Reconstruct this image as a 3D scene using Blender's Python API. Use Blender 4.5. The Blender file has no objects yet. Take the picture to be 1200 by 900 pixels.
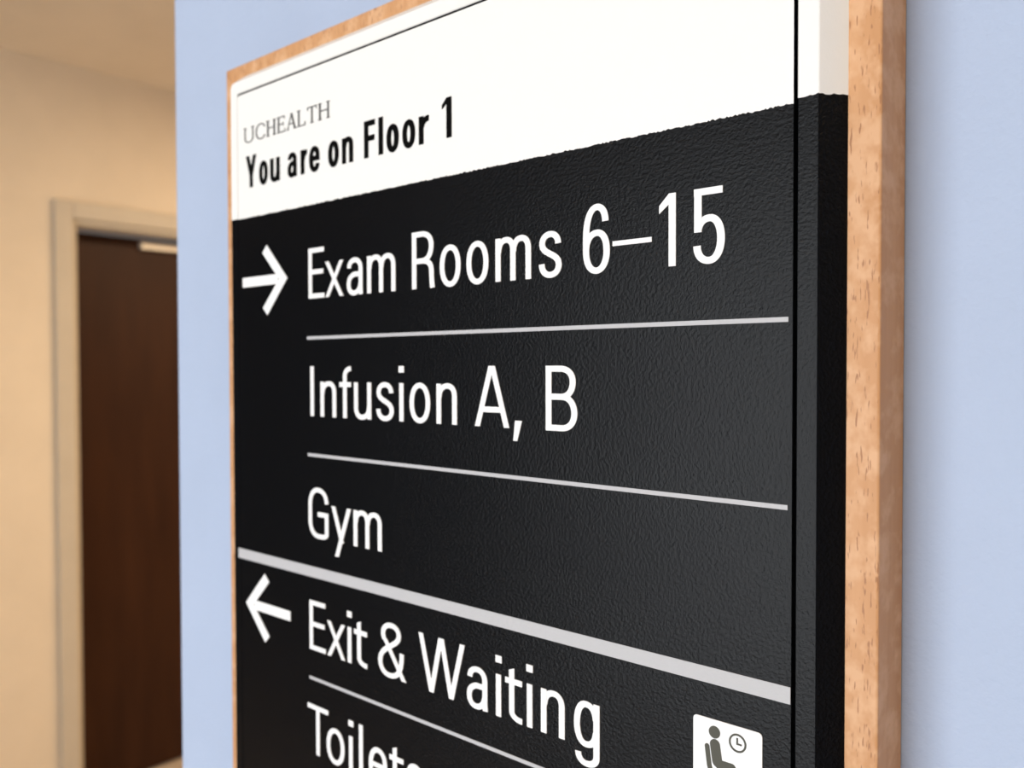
import bpy, bmesh, math, random
from mathutils import Vector, Matrix
random.seed(7)
scn = bpy.context.scene
C = bpy.context.collection

# ------------------------------------------------------------------ camera, light, exposure
S = 0.21                 # metres per unit of the sign's own drawing grid
EYE = 1.615              # eye height
cam_d = bpy.data.cameras.new('camera')
cam = bpy.data.objects.new('camera', cam_d); C.objects.link(cam)
r_ = Vector((0.75440347, 0.65640716, -0.0022463)); u_ = Vector((-0.01205478, 0.01727581, 0.99977809)); w_ = Vector((-0.6563003, 0.75420898, -0.02094577))
m_ = Matrix((r_, u_, -w_)).transposed().to_4x4(); m_.translation = Vector((0, -S, EYE)); cam.matrix_world = m_
cam_d.sensor_width = 36; cam_d.lens = 30; cam_d.clip_start = 0.01
cam_d.dof.use_dof = True; cam_d.dof.focus_distance = 0.236; cam_d.dof.aperture_fstop = 13.5
scn.camera = cam

world = bpy.data.worlds.new('world'); scn.world = world; world.use_nodes = True
world.node_tree.nodes['Background'].inputs[0].default_value = (0.82, 0.9, 1.0, 1)
world.node_tree.nodes['Background'].inputs[1].default_value = 1.0

def area(name, loc, rot, sx, sy, power, col):
    l = bpy.data.lights.new(name, 'AREA'); l.shape = 'RECTANGLE'; l.size = sx; l.size_y = sy; l.energy = power; l.color = col
    o = bpy.data.objects.new(name, l); C.objects.link(o); o.location = loc; o.rotation_euler = rot
    return o
# daylight coming through the window of the wall opposite the sign
area('window_daylight', (-0.75, -2.36, 1.25), (math.radians(90), 0, 0), 1.9, 2.0, 69, (0.95, 0.975, 1.0))

scn.view_settings.view_transform = 'Standard'; scn.view_settings.look = 'None'
scn.view_settings.exposure = 0.0; scn.view_settings.gamma = 1.0; scn.view_settings.use_curve_mapping = False

# ------------------------------------------------------------------ materials
def mat(name, col, rough=0.5, spec=0.5, metal=0.0):
    m = bpy.data.materials.new(name); m.use_nodes = True
    b = m.node_tree.nodes['Principled BSDF']
    b.inputs['Base Color'].default_value = (*col, 1); b.inputs['Roughness'].default_value = rough
    b.inputs['Specular IOR Level'].default_value = spec; b.inputs['Metallic'].default_value = metal
    return m
def nodes(m):
    return m.node_tree.nodes, m.node_tree.links, m.node_tree.nodes['Principled BSDF']
def noise(m, scale, detail=2, rough=0.5, stretch=(1, 1, 1)):
    n, l, b = nodes(m)
    tc = n.new('ShaderNodeTexCoord'); mp = n.new('ShaderNodeMapping'); mp.inputs['Scale'].default_value = stretch
    t = n.new('ShaderNodeTexNoise'); t.inputs['Scale'].default_value = scale; t.inputs['Detail'].default_value = detail; t.inputs['Roughness'].default_value = rough
    l.new(tc.outputs['Object'], mp.inputs['Vector']); l.new(mp.outputs['Vector'], t.inputs['Vector'])
    return t
def bump(m, tex, strength, dist):
    n, l, b = nodes(m)
    k = n.new('ShaderNodeBump'); k.inputs['Strength'].default_value = strength; k.inputs['Distance'].default_value = dist
    l.new(tex.outputs[0], k.inputs['Height']); l.new(k.outputs['Normal'], b.inputs['Normal'])
    return k
def ramp(m, tex, stops):
    n, l, b = nodes(m)
    r = n.new('ShaderNodeValToRGB'); e = r.color_ramp.elements
    e[0].position, e[0].color = stops[0][0], (*stops[0][1], 1); e[1].position, e[1].color = stops[-1][0], (*stops[-1][1], 1)
    for p, c in stops[1:-1]:
        x = e.new(p); x.color = (*c, 1)
    l.new(tex.outputs[0], r.inputs[0]); return r
def mix(m, fac, a, b_, mode='MIX'):
    n, l, b = nodes(m)
    x = n.new('ShaderNodeMix'); x.data_type = 'RGBA'; x.blend_type = mode
    if isinstance(fac, float): x.inputs[0].default_value = fac
    else: l.new(fac, x.inputs[0])
    for s, i in ((a, 6), (b_, 7)):
        if isinstance(s, tuple): x.inputs[i].default_value = (*s, 1)
        else: l.new(s, x.inputs[i])
    return x.outputs[2]

M = {}
def painted(name, col, rough, scale, strength, dist, var=0.03, spec=0.3):
    m = mat(name, col, rough, spec); n, l, b = nodes(m)
    t = noise(m, scale, 3, 0.55); bump(m, t, strength, dist)
    v = noise(m, scale * 0.04, 3, 0.6)
    rr = ramp(m, v, [(0.3, tuple(c * (1 - var) for c in col)), (0.7, tuple(min(1, c * (1 + var)) for c in col))])
    l.new(rr.outputs[0], b.inputs['Base Color'])
    return m
M['blue_paint'] = painted('blue_paint', (0.405, 0.49, 0.655), 0.55, 420, 0.5, 0.0006, 0.02)
M['cream_paint'] = painted('cream_paint', (0.76, 0.655, 0.515), 0.6, 150, 0.3, 0.0008)
M['ceiling_paint'] = painted('ceiling_paint', (0.80, 0.71, 0.58), 0.8, 120, 0.3, 0.001)
M['greige_paint'] = painted('greige_paint', (0.56, 0.50, 0.41), 0.45, 200, 0.1, 0.0005)
M['white_paint'] = painted('white_paint', (0.80, 0.79, 0.75), 0.6, 150, 0.3, 0.0008)
M['carpet'] = painted('carpet', (0.52, 0.42, 0.32), 0.95, 300, 0.8, 0.003, 0.12)
M['aluminium'] = mat('aluminium', (0.62, 0.58, 0.52), 0.4, 0.5, 0.6)

m = M['door_wood'] = mat('door_wood', (0.08, 0.03, 0.014), 0.5, 0.2); n, l, b = nodes(m)
t = noise(m, 3.0, 5, 0.6, (1, 4, 0.6))
l.new(ramp(m, t, [(0.3, (0.026, 0.008, 0.003)), (0.72, (0.046, 0.016, 0.006))]).outputs[0], b.inputs['Base Color'])

# beech: soft vertical bands, short dark ray flecks, pale shimmer patches
m = M['beech'] = mat('beech', (0.62, 0.37, 0.22), 0.45, 0.25); n, l, b = nodes(m)
bands = noise(m, 60, 3, 0.6, (3.2, 3.2, 0.10))
base = ramp(m, bands, [(0.3, (0.53, 0.268, 0.118)), (0.7, (0.60, 0.322, 0.155))])
patch = noise(m, 170, 3, 0.6, (1.0, 0.5, 0.7))
pr = ramp(m, patch, [(0.46, (0, 0, 0)), (0.64, (1, 1, 1))])
c1 = mix(m, pr.outputs[0], base.outputs[0], (0.66, 0.385, 0.212))
fl = noise(m, 800, 1, 0.4, (2.2, 0.3, 0.36))
fr = ramp(m, fl, [(0.29, (1, 1, 1)), (0.35, (0, 0, 0))])
# the flecks are cut ray ends, seen on the broad face of the board only
ge = n.new('ShaderNodeTexCoord'); sx = n.new('ShaderNodeSeparateXYZ'); l.new(ge.outputs['Normal'], sx.inputs[0])
ab = n.new('ShaderNodeMath'); ab.operation = 'ABSOLUTE'; l.new(sx.outputs[1], ab.inputs[0])
mu = n.new('ShaderNodeMath'); mu.operation = 'MULTIPLY'; l.new(ab.outputs[0], mu.inputs[0]); l.new(fr.outputs[0], mu.inputs[1])
c2 = mix(m, mu.outputs[0], c1, (0.38, 0.18, 0.085))
l.new(c2, b.inputs['Base Color']); bump(m, patch, 0.35, 0.0006)

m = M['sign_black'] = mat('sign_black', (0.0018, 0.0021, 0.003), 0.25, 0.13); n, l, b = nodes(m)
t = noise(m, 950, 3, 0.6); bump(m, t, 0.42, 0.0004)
m = M['sign_white'] = mat('sign_white', (0.84, 0.84, 0.82), 0.4, 0.3); bump(m, noise(m, 950, 3, 0.55), 0.10, 0.0004)
M['print_white'] = mat('print_white', (0.86, 0.87, 0.88), 0.5, 0.3)
M['print_grey'] = mat('print_grey', (0.48, 0.485, 0.505), 0.5, 0.3); bump(M['print_grey'], noise(M['print_grey'], 900, 2, 0.5), 0.2, 0.0003)
M['ink_black'] = mat('ink_black', (0.004, 0.004, 0.004), 0.7, 0.02)
M['ink_grey'] = mat('ink_grey', (0.11, 0.11, 0.11), 0.6, 0.2)
M['ink_olive'] = mat('ink_olive', (0.085, 0.085, 0.07), 0.6, 0.2)
M['lamp'] = mat('lamp', (0.9, 0.85, 0.75), 0.5)
nodes(M['lamp'])[2].inputs['Emission Color'].default_value = (1, 0.72, 0.42, 1); nodes(M['lamp'])[2].inputs['Emission Strength'].default_value = 6
m = M['glass'] = bpy.data.materials.new('glass'); m.use_nodes = True; n = m.node_tree.nodes; l = m.node_tree.links
for x in list(n): n.remove(x)
o_ = n.new('ShaderNodeOutputMaterial'); ms = n.new('ShaderNodeMixShader'); ms.inputs[0].default_value = 0.06
tr = n.new('ShaderNodeBsdfTransparent'); gl = n.new('ShaderNodeBsdfGlossy'); gl.inputs['Roughness'].default_value = 0.02
l.new(tr.outputs[0], ms.inputs[1]); l.new(gl.outputs[0], ms.inputs[2]); l.new(ms.outputs[0], o_.inputs[0])

# ------------------------------------------------------------------ mesh helpers
def link(name, bm, material, parent=None, loc=None):
    bmesh.ops.recalc_face_normals(bm, faces=bm.faces[:])
    me = bpy.data.meshes.new(name); bm.to_mesh(me); bm.free(); me.materials.append(material)
    o = bpy.data.objects.new(name, me); C.objects.link(o)
    if loc is not None: o.location = loc
    if parent is not None: o.parent = parent
    return o
def box(bm, x0, x1, y0, y1, z0, z1, bev=0.0):
    q = bmesh.new()
    v = [q.verts.new((x, y, z)) for x in (x0, x1) for y in (y0, y1) for z in (z0, z1)]
    for f in ((0, 1, 3, 2), (4, 6, 7, 5), (0, 4, 5, 1), (2, 3, 7, 6), (0, 2, 6, 4), (1, 5, 7, 3)): q.faces.new([v[i] for i in f])
    if bev: bmesh.ops.bevel(q, geom=q.edges[:], offset=bev, segments=2, affect='EDGES', profile=0.5)
    bmesh.ops.recalc_face_normals(q, faces=q.faces[:])
    me = bpy.data.meshes.new('tmp'); q.to_mesh(me); q.free(); bm.from_mesh(me); bpy.data.meshes.remove(me)
    return bm
def structure(name, bm, material, parent=None):
    o = link(name, bm, material, parent)
    if parent is None: o['kind'] = 'structure'
    return o

# ------------------------------------------------------------------ the setting
L = 3.2; CEIL = 2.69; YB = 3.6; YF = -2.3; XR = 4.2
WY = 0.121 * S                                   # face of the blue wall
box_ = lambda *a, **k: box(bmesh.new(), *a, **k)
XC = -8.0
structure('floor', box_(XC, XR + 0.1, YF - 0.1, YB + 0.1, -0.1, 0), M['carpet'])
structure('ceiling', box_(XC, XR + 0.1, YF - 0.1, YB + 0.1, CEIL, CEIL + 0.1), M['ceiling_paint'])
structure('wall_front', box_(-2.153 * S, XR, WY, WY + 0.14, 0, CEIL, bev=0.003), M['blue_paint'])
structure('wall_far_left', box_(XC - 0.1, XC, YF - 0.1, 0.7, 0, CEIL), M['greige_paint'])
structure('wall_right', box_(XR, XR + 0.1, YF, YB, 0, CEIL), M['cream_paint'])
structure('wall_back', box_(-L, XR, YB, YB + 0.1, 0, CEIL), M['cream_paint'])
# left wall with the door opening
DY0, DY1, DZ = 1.0675, 2.00, 2.145
w = box_(XC, -L, 0.55, DY0, 0, CEIL); box(w, -L - 0.3, -L, DY1, YB, 0, CEIL); box(w, -L - 0.3, -L, DY0, DY1, DZ, CEIL)
structure('wall_left', w, M['cream_paint'])
w = box_(-L, -L + 0.012, 0.55, DY0 - 0.07, 0, 0.10, bev=0.003); box(w, -L, -L + 0.012, DY1 + 0.07, YB, 0, 0.10, bev=0.003)
structure('baseboard_left', w, M['greige_paint'])
# door: frame, slab set back in it, closer
REC = 0.115
d = structure('door_1', box_(-L - REC - 0.045, -L - REC, DY0 + 0.022, DY1 - 0.022, 0.008, DZ - 0.026, bev=0.002), M['door_wood'])
f = bmesh.new()
TW = 0.062
for y0, y1 in ((DY0 - TW, DY0), (DY1, DY1 + TW)): box(f, -L, -L + 0.018, y0, y1, 0, DZ + TW, bev=0.003)
box(f, -L, -L + 0.018, DY0, DY1, DZ, DZ + TW, bev=0.003)
for y0, y1 in ((DY0, DY0 + 0.018), (DY1 - 0.018, DY1)): box(f, -L - 0.2, -L + 0.001, y0, y1, 0, DZ)
box(f, -L - 0.2, -L + 0.001, DY0 + 0.018, DY1 - 0.018, DZ - 0.018, DZ)
link('door_frame', f, M['greige_paint'], d)
cy0 = 1.365
cl = link('door_closer', box_(-L - REC, -L - REC + 0.05, cy0 + 0.30, cy0 + 0.55, DZ - 0.115, DZ - 0.058, bev=0.006), M['aluminium'], d); cl['label'] = 'grey metal door closer under the frame head'
link('closer_track', box_(-L - REC, -L - REC + 0.024, cy0, cy0 + 0.5, DZ - 0.068, DZ - 0.038, bev=0.003), M['aluminium'], cl)
# opposite wall with the window that lights the sign
WX0, WX1, WZ0, WZ1 = -1.75, 0.25, 0.2, 2.3
w = box_(XC, WX0, YF - 0.1, YF, 0, CEIL); box(w, WX1, XR, YF - 0.1, YF, 0, CEIL); box(w, WX0, WX1, YF - 0.1, YF, 0, WZ0); box(w, WX0, WX1, YF - 0.1, YF, WZ1, CEIL)
structure('wall_opposite', w, M['blue_paint'])
w = bmesh.new()
for x0, x1 in ((WX0, WX0 + 0.05), (WX1 - 0.05, WX1), ((WX0 + WX1) / 2 - 0.025, (WX0 + WX1) / 2 + 0.025)): box(w, x0, x1, YF - 0.055, YF - 0.005, WZ0, WZ1)
for z0, z1 in ((WZ0, WZ0 + 0.05), (WZ1 - 0.05, WZ1)): box(w, WX0, WX1, YF - 0.054, YF - 0.006, z0, z1)
wf = structure('window_1', w, M['aluminium'])
xm = (WX0 + WX1) / 2
for x0, x1 in ((WX0 + 0.05, xm - 0.025), (xm + 0.025, WX1 - 0.05)): link('pane', box_(x0, x1, YF - 0.034, YF - 0.028, WZ0 + 0.05, WZ1 - 0.05), M['glass'], wf)

# ceiling lamps, out of frame: the corridor's own beyond the blue wall, others added
def ceiling_lamp(x, y, power, label):
    e = bpy.data.objects.new('ceiling_lamp', None); C.objects.link(e); e.location = (x, y, CEIL)
    e['label'] = label; e['category'] = 'lamp'
    w = bmesh.new()
    for x0, x1, y0, y1 in ((-0.3, 0.3, -0.3, -0.27), (-0.3, 0.3, 0.27, 0.3), (-0.3, -0.27, -0.27, 0.27), (0.27, 0.3, -0.27, 0.27)): box(w, x0, x1, y0, y1, -0.03, 0)
    link('lamp_frame', w, M['aluminium'], e)
    link('diffuser', box_(-0.268, 0.268, -0.268, 0.268, -0.02, -0.004), M['lamp'], e)
    a = area('lamp_light', (0, 0, -0.035), (0, 0, 0), 0.52, 0.52, power, (1.0, 0.75, 0.49)); a.parent = e
ceiling_lamp(-1.7, 1.9, 37, 'warm square ceiling lamp over the corridor beyond the blue wall')
ceiling_lamp(-1.7, 3.0, 21, 'added unseen warm square lamp deeper in the corridor, evening out its light')  # extra unseen lamp, added to make the corridor light more even
ceiling_lamp(1.6, -0.9, 15, 'added unseen warm square lamp right of the sign, brightening its right-hand faces')  # unseen lamp put in to warm the bevel and the board's side

# ------------------------------------------------------------------ the sign
sign = bpy.data.objects.new('directory_sign', None); C.objects.link(sign); sign.location = (0, 0, EYE)
sign['label'] = 'black and white floor directory sign on a wooden backing board on the blue wall'; sign['category'] = 'sign'
XL, XRt, ZT, ZB = -1.6730, -0.3905, 0.6078, -1.13    # front edge of the frame, in drawing units
RIM, BT, BO = 0.0261, 0.030, 0.0235                  # rim width, frame thickness, bevel overhang
ZSPLIT = 0.3165                                      # white above, black below
EDGE = -1.7405, -0.3285, 0.6600, -1.19               # backing board
P = lambda x, y, z: (x * S, y * S, z * S)
bm = box_(EDGE[0] * S, EDGE[1] * S, BT * S, WY - 0.0002, EDGE[3] * S, EDGE[2] * S, bev=0.0006)
bb = link('backing_board', bm, M['beech'], sign); bb['label'] = 'pale beech wood backing board with vertical grain'

# rim: a profile swept round the edge; the ends where white meets black share one ragged line
prof = [(-RIM, 0.013), (-RIM, 0.0015), (-RIM + 0.0015, 0.0)]
prof += [(-RIM + 0.0015 + (RIM - 0.0015) * k / 7, 0.0) for k in range(1, 7)]
prof += [(-0.0008, 0.0), (0.0006, 0.0008)] + [(0.0006 + (BO - 0.0006) * k / 10, 0.0008 + (BT - 0.0008) * k / 10) for k in range(1, 11)]
def rag(n_, amp):
    return [random.uniform(-amp, amp) for _ in range(n_)]
jl = rag(len(prof), 0.0008); jr = [random.uniform(-0.0007, 0.0007) if k < 9 else random.uniform(-0.001, 0.0022) for k in range(len(prof))]
def corner(cx, cz, sx, sz, a0, a1, R=0.014, n_=6):
    out = []
    for k in range(n_ + 1):
        a = math.radians(a0 + (a1 - a0) * k / n_); ca, sa = math.cos(a), math.sin(a)
        st = []
        for o, y in prof:
            q = R + o
            st.append((cx + q * ca, y, cz + q * sa) if q >= 0 else (cx + q * sx, y, cz + q * sz))
        out.append(st)
    return out
R = 0.014
endL = [(XL - o, y, ZSPLIT + j) for (o, y), j in zip(prof, jl)]
endR = [(XRt + o, y, ZSPLIT + 0.0035 + j) for (o, y), j in zip(prof, jr)]
TL = corner(XL + R, ZT - R, -1, 1, 180, 90); TR = corner(XRt - R, ZT - R, 1, 1, 90, 0)
BR = corner(XRt - R, ZB + R, 1, -1, 0, -90); BL = corner(XL + R, ZB + R, -1, -1, -90, -180)
def sweep(stations):
    bm = bmesh.new(); rows = [[bm.verts.new(P(*p)) for p in st] for st in stations]
    for a, b in zip(rows, rows[1:]):
        for k in range(len(prof) - 1):
            bm.faces.new((a[k], a[k + 1], b[k + 1], b[k]))
    bmesh.ops.remove_doubles(bm, verts=bm.verts[:], dist=1e-7)
    bmesh.ops.dissolve_degenerate(bm, edges=bm.edges[:], dist=1e-8)
    return bm
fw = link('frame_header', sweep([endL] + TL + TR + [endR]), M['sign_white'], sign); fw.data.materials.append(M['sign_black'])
for f_ in fw.data.polygons: f_.material_index = 1 if f_.center.y > 0.0016 * S and abs(f_.normal.y) < 0.1 else 0  # inner rim walls coloured black to darken the groove like shade
fw['label'] = 'white top of the bevelled sign frame'
bm = sweep([endR] + BR + BL + [endL])
box(bm, (XL + 0.01) * S, (XRt - 0.01) * S, 0.0128 * S, (BT - 0.0005) * S, (ZB + 0.01) * S, (ZT - 0.01) * S)
fb = link('frame', bm, M['sign_black'], sign); fb['label'] = 'black bevelled rim of the sign'

# the two flat inserts inside the rim
GL, GR, GT = 0.0018, 0.0046, 0.0046
ix0, ix1, iz1, iz0 = XL + RIM + GL, XRt - RIM - GR, ZT - RIM - GT, ZB + RIM + GT
N = 520
edge = [(ix0 + (ix1 - ix0) * k / N, 0.3147 + random.uniform(-0.0011, 0.0011)) for k in range(N + 1)]
def slab(pts, y0, y1, bm=None):
    bm = bm or bmesh.new()
    a = [bm.verts.new(P(x, y0, z)) for x, z in pts]; b = [bm.verts.new(P(x, y1, z)) for x, z in pts]
    bm.faces.new(a); bm.faces.new(b[::-1])
    for k in range(len(a)):
        bm.faces.new((a[k], a[k - 1], b[k - 1], b[k]))
    return bm
c = 0.004
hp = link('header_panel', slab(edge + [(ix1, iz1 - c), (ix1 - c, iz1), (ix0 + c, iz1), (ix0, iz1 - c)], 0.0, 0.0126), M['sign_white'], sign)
hp.data.materials.append(M['sign_black'])          # groove shade painted as black on the cut edges of the insert
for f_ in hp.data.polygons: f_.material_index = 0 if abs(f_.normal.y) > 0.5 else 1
hp['label'] = 'white header panel with the floor number'
dp = link('directory_panel', slab(edge[::-1] + [(ix0, iz0), (ix1, iz0)], 0.0, 0.0126), M['sign_black'], sign)
dp['label'] = 'black textured directory panel'

# ------------------------------------------------------------------ lettering: pen strokes swept into outlines
def flat(path, n_=9, k=0.60):
    pts = []; cur = None
    def bez(p0, p1, p2, p3):
        for i in range(1, n_ + 1):
            t = i / n_; s = 1 - t
            pts.append((s**3*p0[0] + 3*s*s*t*p1[0] + 3*s*t*t*p2[0] + t**3*p3[0], s**3*p0[1] + 3*s*s*t*p1[1] + 3*s*t*t*p2[1] + t**3*p3[1]))
    for c_ in path:
        op = c_[0]; e = tuple(c_[-2:])
        if op in 'ML': pts.append(e)
        elif op == 'C': bez(cur, tuple(c_[1:3]), tuple(c_[3:5]), e)
        elif op == 'H': bez(cur, (cur[0] + (e[0] - cur[0]) * k, cur[1]), (e[0], e[1] + (cur[1] - e[1]) * k), e)
        elif op == 'V': bez(cur, (cur[0], cur[1] + (e[1] - cur[1]) * k), (e[0] + (cur[0] - e[0]) * k, e[1]), e)
        cur = e
    out = [pts[0]]
    for p in pts[1:]:
        if math.hypot(p[0] - out[-1][0], p[1] - out[-1][1]) > 1e-6: out.append(p)
    return out
LIFT = [0]
def lift():
    # overlapping strokes of one letter lie a few microns apart
    LIFT[0] = (LIFT[0] + 1) % 7
    return LIFT[0] * 0.00007
def stroke(bm, path, a, b, y0=-0.0008, y1=0.0004, closed=False):
    y0 -= lift()
    pts = flat(path); n_ = len(pts)
    if closed: pts = pts[:-1]; n_ = len(pts)
    Lp, Rp = [], []
    for i, p in enumerate(pts):
        ds = []
        if i > 0 or closed: q = pts[i - 1]; ds.append((p[0] - q[0], p[1] - q[1]))
        if i < n_ - 1 or closed: q = pts[(i + 1) % n_]; ds.append((q[0] - p[0], q[1] - p[1]))
        ns = []
        for d_ in ds:
            h = math.hypot(*d_); ns.append((-d_[1] / h, d_[0] / h))
        nx = sum(q[0] for q in ns); ny = sum(q[1] for q in ns); h = math.hypot(nx, ny); nx /= h; ny /= h
        mit = 1.0 / max(0.5, nx * ns[0][0] + ny * ns[0][1])
        Lp.append((p[0] + nx * a * mit, p[1] + ny * b * mit)); Rp.append((p[0] - nx * a * mit, p[1] - ny * b * mit))
    F = [[bm.verts.new(P(x, y, z)) for x, z in pp] for pp, y in ((Lp, y0), (Rp, y0), (Rp, y1), (Lp, y1))]
    rng = range(n_ if closed else n_ - 1)
    for i in rng:
        j = (i + 1) % n_
        for k in range(4):
            A, B_ = F[k], F[(k + 1) % 4]
            bm.faces.new((A[i], B_[i], B_[j], A[j]))
    if not closed:
        bm.faces.new([F[k][0] for k in range(4)]); bm.faces.new([F[k][-1] for k in (3, 2, 1, 0)])
def poly(bm, pts):
    slab(pts, -0.0008 - lift(), 0.0004, bm)

CAPH, XH = 0.097, 0.0672
def glyph(bm, ch, W, a, b, H=CAPH, X=XH, bold=False):
    """one sans letter with its ink box [0, W]; a, b: half stem and half bar"""
    s = 2 * a; l_, r, m_, T, t = a, W - a, W / 2, H - b, X - b
    o = 0.0012
    st = lambda *p, **k: stroke(bm, p, a, b, **k)
    def stem(x, z0, z1): poly(bm, [(x - a, z0), (x + a, z0), (x + a, z1), (x - a, z1)])
    def bar(z, x0, x1): poly(bm, [(x0, z - b), (x1, z - b), (x1, z + b), (x0, z + b)])
    def diag(x0, z0, x1, z1, q=s): poly(bm, [(x0, z0), (x0 + q, z0), (x1 + q, z1), (x1, z1)])
    if ch == 'E': stem(l_, 0, H); bar(T, 0, W * .98); bar(H * .525, 0, W * .93); bar(b, 0, W)
    elif ch == 'F': stem(l_, 0, H); bar(T, 0, W); bar(H * .52, 0, W * .95)
    elif ch in 'Il': stem(m_, 0, H)
    elif ch == 'i': stem(m_, 0, X); poly(bm, [(0, H - 2.5 * b), (W, H - 2.5 * b), (W, H), (0, H)])
    elif ch == 'f':
        x = W * .47; st(('M', x, 0), ('L', x, H * .80), ('V', W, T)); bar(t, 0, W)
    elif ch == 'x': diag(0, 0, W - s, X, s); diag(W - s, 0, 0, X, s)
    elif ch == 'a':
        st(('M', l_ + W * .03, X * .735), ('V', m_, t + o), ('H', r - W * .02, X * .70), ('L', r - W * .02, X * .16), ('L', r, 0))
        st(('M', r - W * .02, X * .595), ('C', r - W * .12, X * .53, m_, X * .58, m_ - W * .1, X * .545), ('C', l_ + W * .06, X * .49, l_, X * .40, l_, X * .28), ('V', m_ - W * .05, b - o), ('C', m_ + W * .22, b - o, r - W * .04, X * .20, r - W * .02, X * .34))
    elif ch in 'nm':
        stem(l_, 0, X)
        arcs = [(l_, r)] if ch == 'n' else [(l_, m_), (m_, r)]
        for x0, x1 in arcs:
            st(('M', x0 + a * .2, X * .66), ('C', x0 + a * .3, X * .86, x0 + (x1 - x0) * .26, t + o, x0 + (x1 - x0) * .56, t + o), ('H', x1, X * .70), ('L', x1, 0))
    elif ch == 'u':
        stem(r, 0, X)
        st(('M', l_, X), ('L', l_, X * .30), ('V', m_ - W * .06, b - o), ('C', r - (r - l_) * .26, b - o, r - a * .3, X * .14, r - a * .2, X * .34))
    elif ch == 'o':
        st(('M', l_, X * .5), ('V', m_, t + o), ('H', r, X * .5), ('V', m_, b - o), ('H', l_, X * .5), closed=True)
    elif ch == 's':
        st(('M', r - W * .03, X * .73), ('V', m_, t + o), ('H', l_ + W * .02, X * .735), ('C', l_ + W * .02, X * .50, r, X * .52, r, X * .27), ('V', m_, b - o), ('H', l_, X * .30))
    elif ch == 'R':
        stem(l_, 0, H)
        st(('M', 0, T), ('L', W * .46, T), ('H', r - W * .04, H * .745), ('V', W * .46, H * .485), ('L', 0, H * .485))
        st(('M', W * .40, H * .485), ('C', W * .74, H * .485, r - W * .05, H * .42, r - W * .045, H * .30), ('C', r - W * .04, H * .18, r - W * .02, H * .08, r + W * .0, 0))
    elif ch == 'B':
        stem(l_, 0, H)
        st(('M', 0, T), ('L', W * .48, T), ('H', r - W * .05, H * .755), ('V', W * .50, H * .525), ('L', 0, H * .525))
        st(('M', W * .40, H * .525), ('L', W * .52, H * .525), ('H', r, H * .275), ('V', W * .52, b), ('L', 0, b))
    elif ch == '6':
        st(('M', r - W * .05, H * .745), ('V', m_ + W * .02, T + o), ('H', l_, H * .52), ('L', l_, H * .33))
        st(('M', l_, H * .33), ('V', m_, b - o), ('H', r, H * .32), ('V', m_ + W * .03, H * .635 - b), ('H', l_, H * .33), closed=True)
    elif ch == '–': poly(bm, [(0, H * .365), (W, H * .365), (W, H * .435), (0, H * .435)])
    elif ch == '1':
        stem(r, 0, H)
        poly(bm, [(0, H * .845), (0, H * .735), (W - s, H * .85), (W - a, H * .97), (W - a, H), (W - s * .95, H)])
    elif ch == '5':
        bar(T, 0.02 * W, W * .93); stem(l_ + W * .03, H * .42, H)
        st(('M', l_ + W * .03, H * .44), ('C', l_ + W * .05, H * .55, W * .36, H * .645 - b, m_ + W * .02, H * .645 - b), ('H', r, H * .32), ('V', m_, b - o), ('H', l_, H * .24))
    elif ch == 'A':
        q = s * 1.02
        diag(0, 0, m_ - q * .62, H, q); diag(W - q, 0, m_ - q * .38, H, q)
        z = H * .285; bar(z, m_ * z / H + a, W - m_ * z / H - a)
    elif ch == ',': poly(bm, [(W * .22, .125 * H), (W, .125 * H), (W * .46, -.20 * H), (0, -.20 * H)])
    elif ch == 'G':
        st(('M', r, H * .705), ('V', m_ - W * .02, T + o), ('H', l_, H * .66), ('L', l_, H * .34), ('V', m_ + W * .02, b - o), ('C', W * .72, b - o, r - W * .02, H * .03, r + a * .1, H * .115))
        poly(bm, [(W - s, H * .06), (W, H * .085), (W, H * .525), (W - s, H * .525)]); bar(H * .525 - b, W * .47, W)
    elif ch == 'y':
        q = s * 1.05
        diag(W * .17, -.285 * H, W - q, X, q); diag(W * .44, 0.0, 0, X, q)
    elif ch == 't':
        x = W * .385; st(('M', x, X * 1.0), ('L', x, X * .24), ('V', W, b - o * .5)); bar(t, 0, W)
        poly(bm, [(x - a, X * .9), (x + a, X * .9), (x + a, X * 1.25), (x - a, X * 1.19)])
    elif ch == '&':
        diag(W - s * 1.15, 0, W * .23 - a, H * .70, s * 1.08)
        st(('M', W * .225, H * .685), ('C', W * .12, H * .80, W * .2, T + o, W * .47, T + o), ('H', W * .74, H * .80), ('C', W * .74, H * .60, l_, H * .56, l_, H * .27), ('V', W * .42, b - o), ('C', W * .72, b - o, W * .84, H * .2, W * .84, H * .50))
    elif ch == 'W':
        q = s * 1.0; k1 = W * .285 - q * .5; k2 = W * .715 - q * .5; c0 = m_ - q * .5
        diag(k1, 0, 0, H, q); diag(k1, 0, c0 - q * .1, H, q); diag(k2, 0, c0 + q * .1, H, q); diag(k2, 0, W - q, H, q)
    elif ch == 'g':
        st(('M', r - a * .2, X * .64), ('C', r - a * .4, X * .86, W * .68, t + o, m_ - W * .03, t + o), ('H', l_, X * .50), ('V', m_ - W * .03, b + X * .01), ('C', W * .68, b + X * .01, r - a * .4, X * .16, r - a * .2, X * .36))
        st(('M', r, X), ('L', r, -.10 * H), ('V', m_, -.285 * H + b), ('H', l_ + W * .05, -.09 * H))
    elif ch == 'T': bar(T, 0, W); stem(m_, 0, H)
    elif ch == 'e':
        bar(X * .53, l_, r)
        st(('M', r, X * .53 - b), ('L', r, X * .60), ('V', m_, t + o), ('H', l_, X * .5), ('V', m_ + W * .02, b - o), ('H', r - W * .02, X * .31))
    elif ch == 'Y':
        q = s * 1.02
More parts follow.
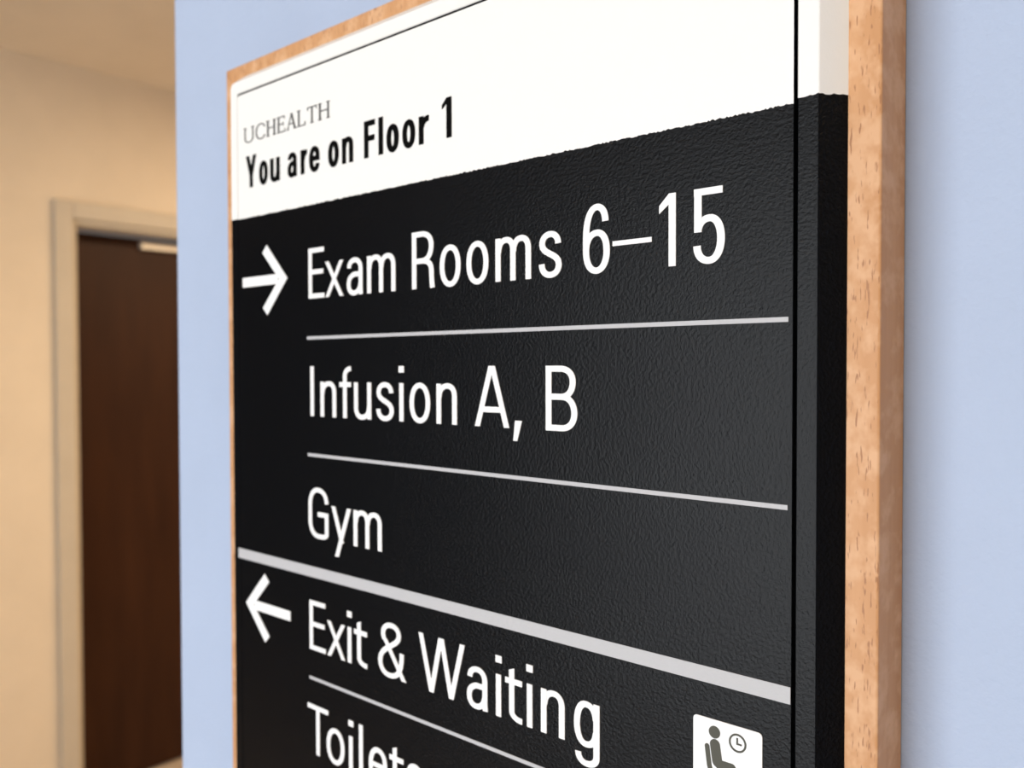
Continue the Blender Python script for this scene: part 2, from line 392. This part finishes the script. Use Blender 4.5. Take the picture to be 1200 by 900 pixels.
        stem(m_, 0, H * .45); diag(m_ - q * .5, H * .38, 0, H, q); diag(m_ - q * .5, H * .38, W - q, H, q)
    elif ch == 'r':
        stem(l_, 0, X); st(('M', l_ + a * .2, X * .60), ('C', l_ + a * .4, X * .80, W * .72, X * .90, W, X - b * 1.1))

def text(name, label, parent, items, z, H=CAPH, X=XH, a=0.0054, b=0.0045, material=None, fn=glyph):
    line = bpy.data.objects.new(name, None); C.objects.link(line); line.parent = parent
    x0 = items[0][1]; line.location = P(x0, 0, z); line['label'] = label
    for ch, g0, g1 in items:
        bm = bmesh.new(); fn(bm, ch, g1 - g0, a, b, H, X)
        link('letter', bm, material or M['print_white'], line, P(g0 - x0, 0, 0))
    return line

ROWS = [
 ('exam_rooms_line', 'white lettering reading Exam Rooms 6–15', 0.1325, [('E', -1.3952, -1.3449), ('x', -1.3415, -1.2867), ('a', -1.2765, -1.2300), ('m', -1.2175, -1.1404), ('R', -1.097, -1.0414), ('o', -1.0289, -0.9804), ('o', -0.9669, -0.9185), ('m', -0.9034, -0.8306), ('s', -0.815, -0.7718), ('6', -0.7332, -0.6865), ('–', -0.6819, -0.6182), ('1', -0.6065, -0.5811), ('5', -0.5551, -0.5102)]),
 ('infusion_line', 'white lettering reading Infusion A, B', -0.0965, [('I', -1.3943, -1.3785), ('n', -1.3594, -1.3110), ('f', -1.3003, -1.2660), ('u', -1.2571, -1.2080), ('s', -1.1939, -1.1466), ('i', -1.1331, -1.1195), ('o', -1.1049, -1.0535), ('n', -1.0378, -0.9898), ('A', -0.9493, -0.8755), (',', -0.8672, -0.8493), ('B', -0.8023, -0.7434)]),
 ('gym_line', 'white lettering reading Gym', -0.3336, [('G', -1.4009, -1.3375), ('y', -1.3272, -1.2684), ('m', -1.2606, -1.1812)]),
 ('exit_line', 'white lettering reading Exit & Waiting', -0.5560, [('E', -1.4001, -1.3483), ('x', -1.3429, -1.2883), ('i', -1.2821, -1.2685), ('t', -1.2615, -1.2239), ('&', -1.1921, -1.1163), ('W', -1.085, -0.9739), ('a', -0.9689, -0.9225), ('i', -0.9058, -0.8926), ('t', -0.8851, -0.8502), ('i', -0.8414, -0.8286), ('n', -0.8124, -0.7674), ('g', -0.7501, -0.7042)]),
 ('toilets_line', 'white lettering reading Toilets', -0.7620, [('T', -1.4081, -1.3420), ('o', -1.347, -1.2924), ('i', -1.2801, -1.2655), ('l', -1.2507, -1.2361), ('e', -1.2207, -1.1699), ('t', -1.1629, -1.1256), ('s', -1.1173, -1.0750)])]
for nm, lb, z, it in ROWS: text(nm, lb, sign, it, z)
text('floor_line', 'bold black lettering reading You are on Floor 1', sign, [('Y', -1.6136, -1.5751), ('o', -1.5643, -1.5331), ('u', -1.5238, -1.4905), ('a', -1.4629, -1.4319), ('r', -1.4186, -1.3981), ('e', -1.3908, -1.3578), ('o', -1.3303, -1.2985), ('n', -1.2887, -1.256), ('F', -1.2242, -1.1939), ('l', -1.1838, -1.1722), ('o', -1.1623, -1.1302), ('o', -1.1209, -1.0882), ('r', -1.079, -1.0542), ('1', -1.0224, -1.0001)], 0.3770, H=0.0665, X=0.0472, a=0.0059, b=0.0050, material=M['ink_black'])

def serif(bm, ch, W, a, b, H, X):
    """roman capital with slab-thin serifs; a: half thick stem, thin strokes half of it"""
    th = a * .42; m_ = W / 2; sv = a * 1.9
    def stem(x, k=a, z0=0, z1=H): poly(bm, [(x - k, z0), (x + k, z0), (x + k, z1), (x - k, z1)])
    def foot(x, z, q=sv): poly(bm, [(x - q, z), (x + q, z), (x + q, z + b), (x - q, z + b)])
    def bar(z, x0, x1): poly(bm, [(x0, z), (x1, z), (x1, z + b), (x0, z + b)])
    def d(x0, z0, x1, z1, k): poly(bm, [(x0 - k, z0), (x0 + k, z0), (x1 + k, z1), (x1 - k, z1)])
    if ch == 'U':
        foot(sv, H - b); foot(W - sv, H - b)
        stroke(bm, (('M', sv, H), ('L', sv, H * .32), ('V', m_, b * .4), ('H', W - sv, H * .32), ('L', W - sv, H)), a * .85, b * .6)
    elif ch == 'C':
        stroke(bm, (('M', W - th, H * .74), ('V', m_ + W * .06, H - b * .4), ('H', a, H * .5), ('V', m_ + W * .08, b * .4), ('H', W - th, H * .24)), a * .85, b * .6)
    elif ch == 'H':
        for x in (sv, W - sv): stem(x); foot(x, 0); foot(x, H - b)
        bar(H * .49, sv, W - sv)
    elif ch == 'E':
        stem(sv); foot(sv, 0); foot(sv, H - b); bar(0, sv, W); bar(H - b, sv, W * .94); bar(H * .49, sv, W * .8)
        stem(W - th, th, 0, H * .22); stem(W * .94 - th, th, H * .8, H); stem(W * .8 - th, th, H * .40, H * .62)
    elif ch == 'A':
        d(sv * .8, 0, m_, H, th); d(W - sv, 0, m_, H, a); foot(sv * .8, 0, sv * .8); foot(W - sv, 0); bar(H * .32, W * .26, W * .7)
    elif ch == 'L':
        stem(sv * 1.2); foot(sv * 1.2, 0); foot(sv * 1.2, H - b); bar(0, sv, W); stem(W - th, th, 0, H * .24)
    elif ch == 'T':
        stem(m_); foot(m_, 0); bar(H - b, 0, W); stem(th, th, H * .8, H); stem(W - th, th, H * .8, H)
text('operator_line', 'small grey serif capitals above the floor number', sign, [('U', -1.6212, -1.5822), ('C', -1.5768, -1.5432), ('H', -1.5365, -1.5035), ('E', -1.4984, -1.4707), ('A', -1.4658, -1.4320), ('L', -1.4301, -1.4027), ('T', -1.3963, -1.3661), ('H', -1.3607, -1.3253)], 0.4712, H=0.0322, X=0.02, a=0.0026, b=0.0021, material=M['ink_grey'], fn=serif)

# rules between the rows
def rule(name, x0, x1, z0, z1, label=None):
    o = link(name, slab([(x0, z0), (x1, z0), (x1, z1), (x0, z1)], -0.0008, 0.0004), M['print_grey'], sign)
    if label: o['label'] = label
for z in (0.0559, -0.1728, -0.6130): rule('divider_line', -1.4018, -0.4262, z - 0.0030, z + 0.0030, 'thin pale grey rule')
rule('group_divider', -1.6561, -0.4216, -0.4130, -0.3919, 'thick pale grey rule between the two arrow groups')

# direction arrows
def arrow(flip, x0, z, label):
    W, H_ = 0.1626, 0.0720; s = -1 if flip else 1
    X_ = lambda x: x0 + (W - x if flip else x)
    bm = bmesh.new()
    poly(bm, [(X_(0), z - .0100), (X_(W * .80), z - .0100), (X_(W * .80), z + .0100), (X_(0), z + .0100)])
    for k in (1, -1):
        poly(bm, [(X_(W), z), (X_(W - .0715), z + k * H_), (X_(W - .0875), z + k * (H_ - .0150)), (X_(W - .0290), z - k * .0000)])
    o = link('arrow', bm, M['print_white'], sign); o['label'] = label
arrow(False, -1.6294, 0.1785, 'white arrow pointing right'); arrow(True, -1.6275, -0.5050, 'white arrow pointing left')

# waiting-room pictogram: tile, seated figure on a chair, clock
tx, tz, tw = -0.5533, -0.4587, 0.096
U = lambda u, v: (tx + u * tw, tz - v * tw)
rc = 0.058
tp = [U(cx + rc * math.cos(math.radians(a0 + q)), cy - rc * math.sin(math.radians(a0 + q)))
      for cx, cy, a0 in ((1 - rc, rc, 0), (rc, rc, 90), (rc, 1 - rc, 180), (1 - rc, 1 - rc, 270)) for q in range(0, 91, 15)]
pic = link('pictogram', slab(tp, -0.0012, 0.0004), M['print_white'], sign); pic['label'] = 'white square waiting room symbol with a seated figure and clock'
Y0, Y1 = -0.0018, -0.0010
def disc(bm, u, v, ru):
    slab([U(u + ru * math.cos(k * math.tau / 28), v + ru * math.sin(k * math.tau / 28)) for k in range(28)], Y0 - lift(), Y1, bm)
def pen(bm, pts, hw, cap=True):
    stroke(bm, [(c_[0],) + tuple(q for k in range(1, len(c_), 2) for q in U(c_[k], c_[k + 1])) for c_ in pts], hw * tw, hw * tw, Y0, Y1)
    if cap:
        disc(bm, *pts[0][-2:], hw); disc(bm, *pts[-1][-2:], hw)
bm = bmesh.new()
disc(bm, .322, .168, .083)
pen(bm, [('M', .330, .335), ('L', .365, .56)], .073)
pen(bm, [('M', .385, .585), ('L', .575, .585)], .062); pen(bm, [('M', .578, .587), ('L', .600, .85)], .055)
pen(bm, [('M', .600, .860), ('L', .69, .868)], .040)
link('seated_figure', bm, M['ink_olive'], pic)
bm = bmesh.new(); pen(bm, [('M', .212, .385), ('L', .245, .63), ('C', .26, .70, .29, .725, .34, .725), ('L', .50, .725)], .034)
pen(bm, [('M', .30, .73), ('L', .27, .90)], .024)
link('chair_symbol', bm, M['ink_olive'], pic)
bm = bmesh.new()
cu, cv = .658, .222
ring = [('M', cu + .112, cv)] + [('L', cu + .112 * math.cos(k * math.tau / 40), cv + .112 * math.sin(k * math.tau / 40)) for k in range(1, 41)]
stroke(bm, [(c_[0],) + U(*c_[1:]) for c_ in ring], .0125 * tw, .0125 * tw, Y0, Y1, closed=True)
pen(bm, [('M', cu - .005, cv - .068), ('L', cu - .005, cv + .012), ('L', cu + .058, cv + .012)], .011, cap=False)
link('clock', bm, M['ink_olive'], pic)
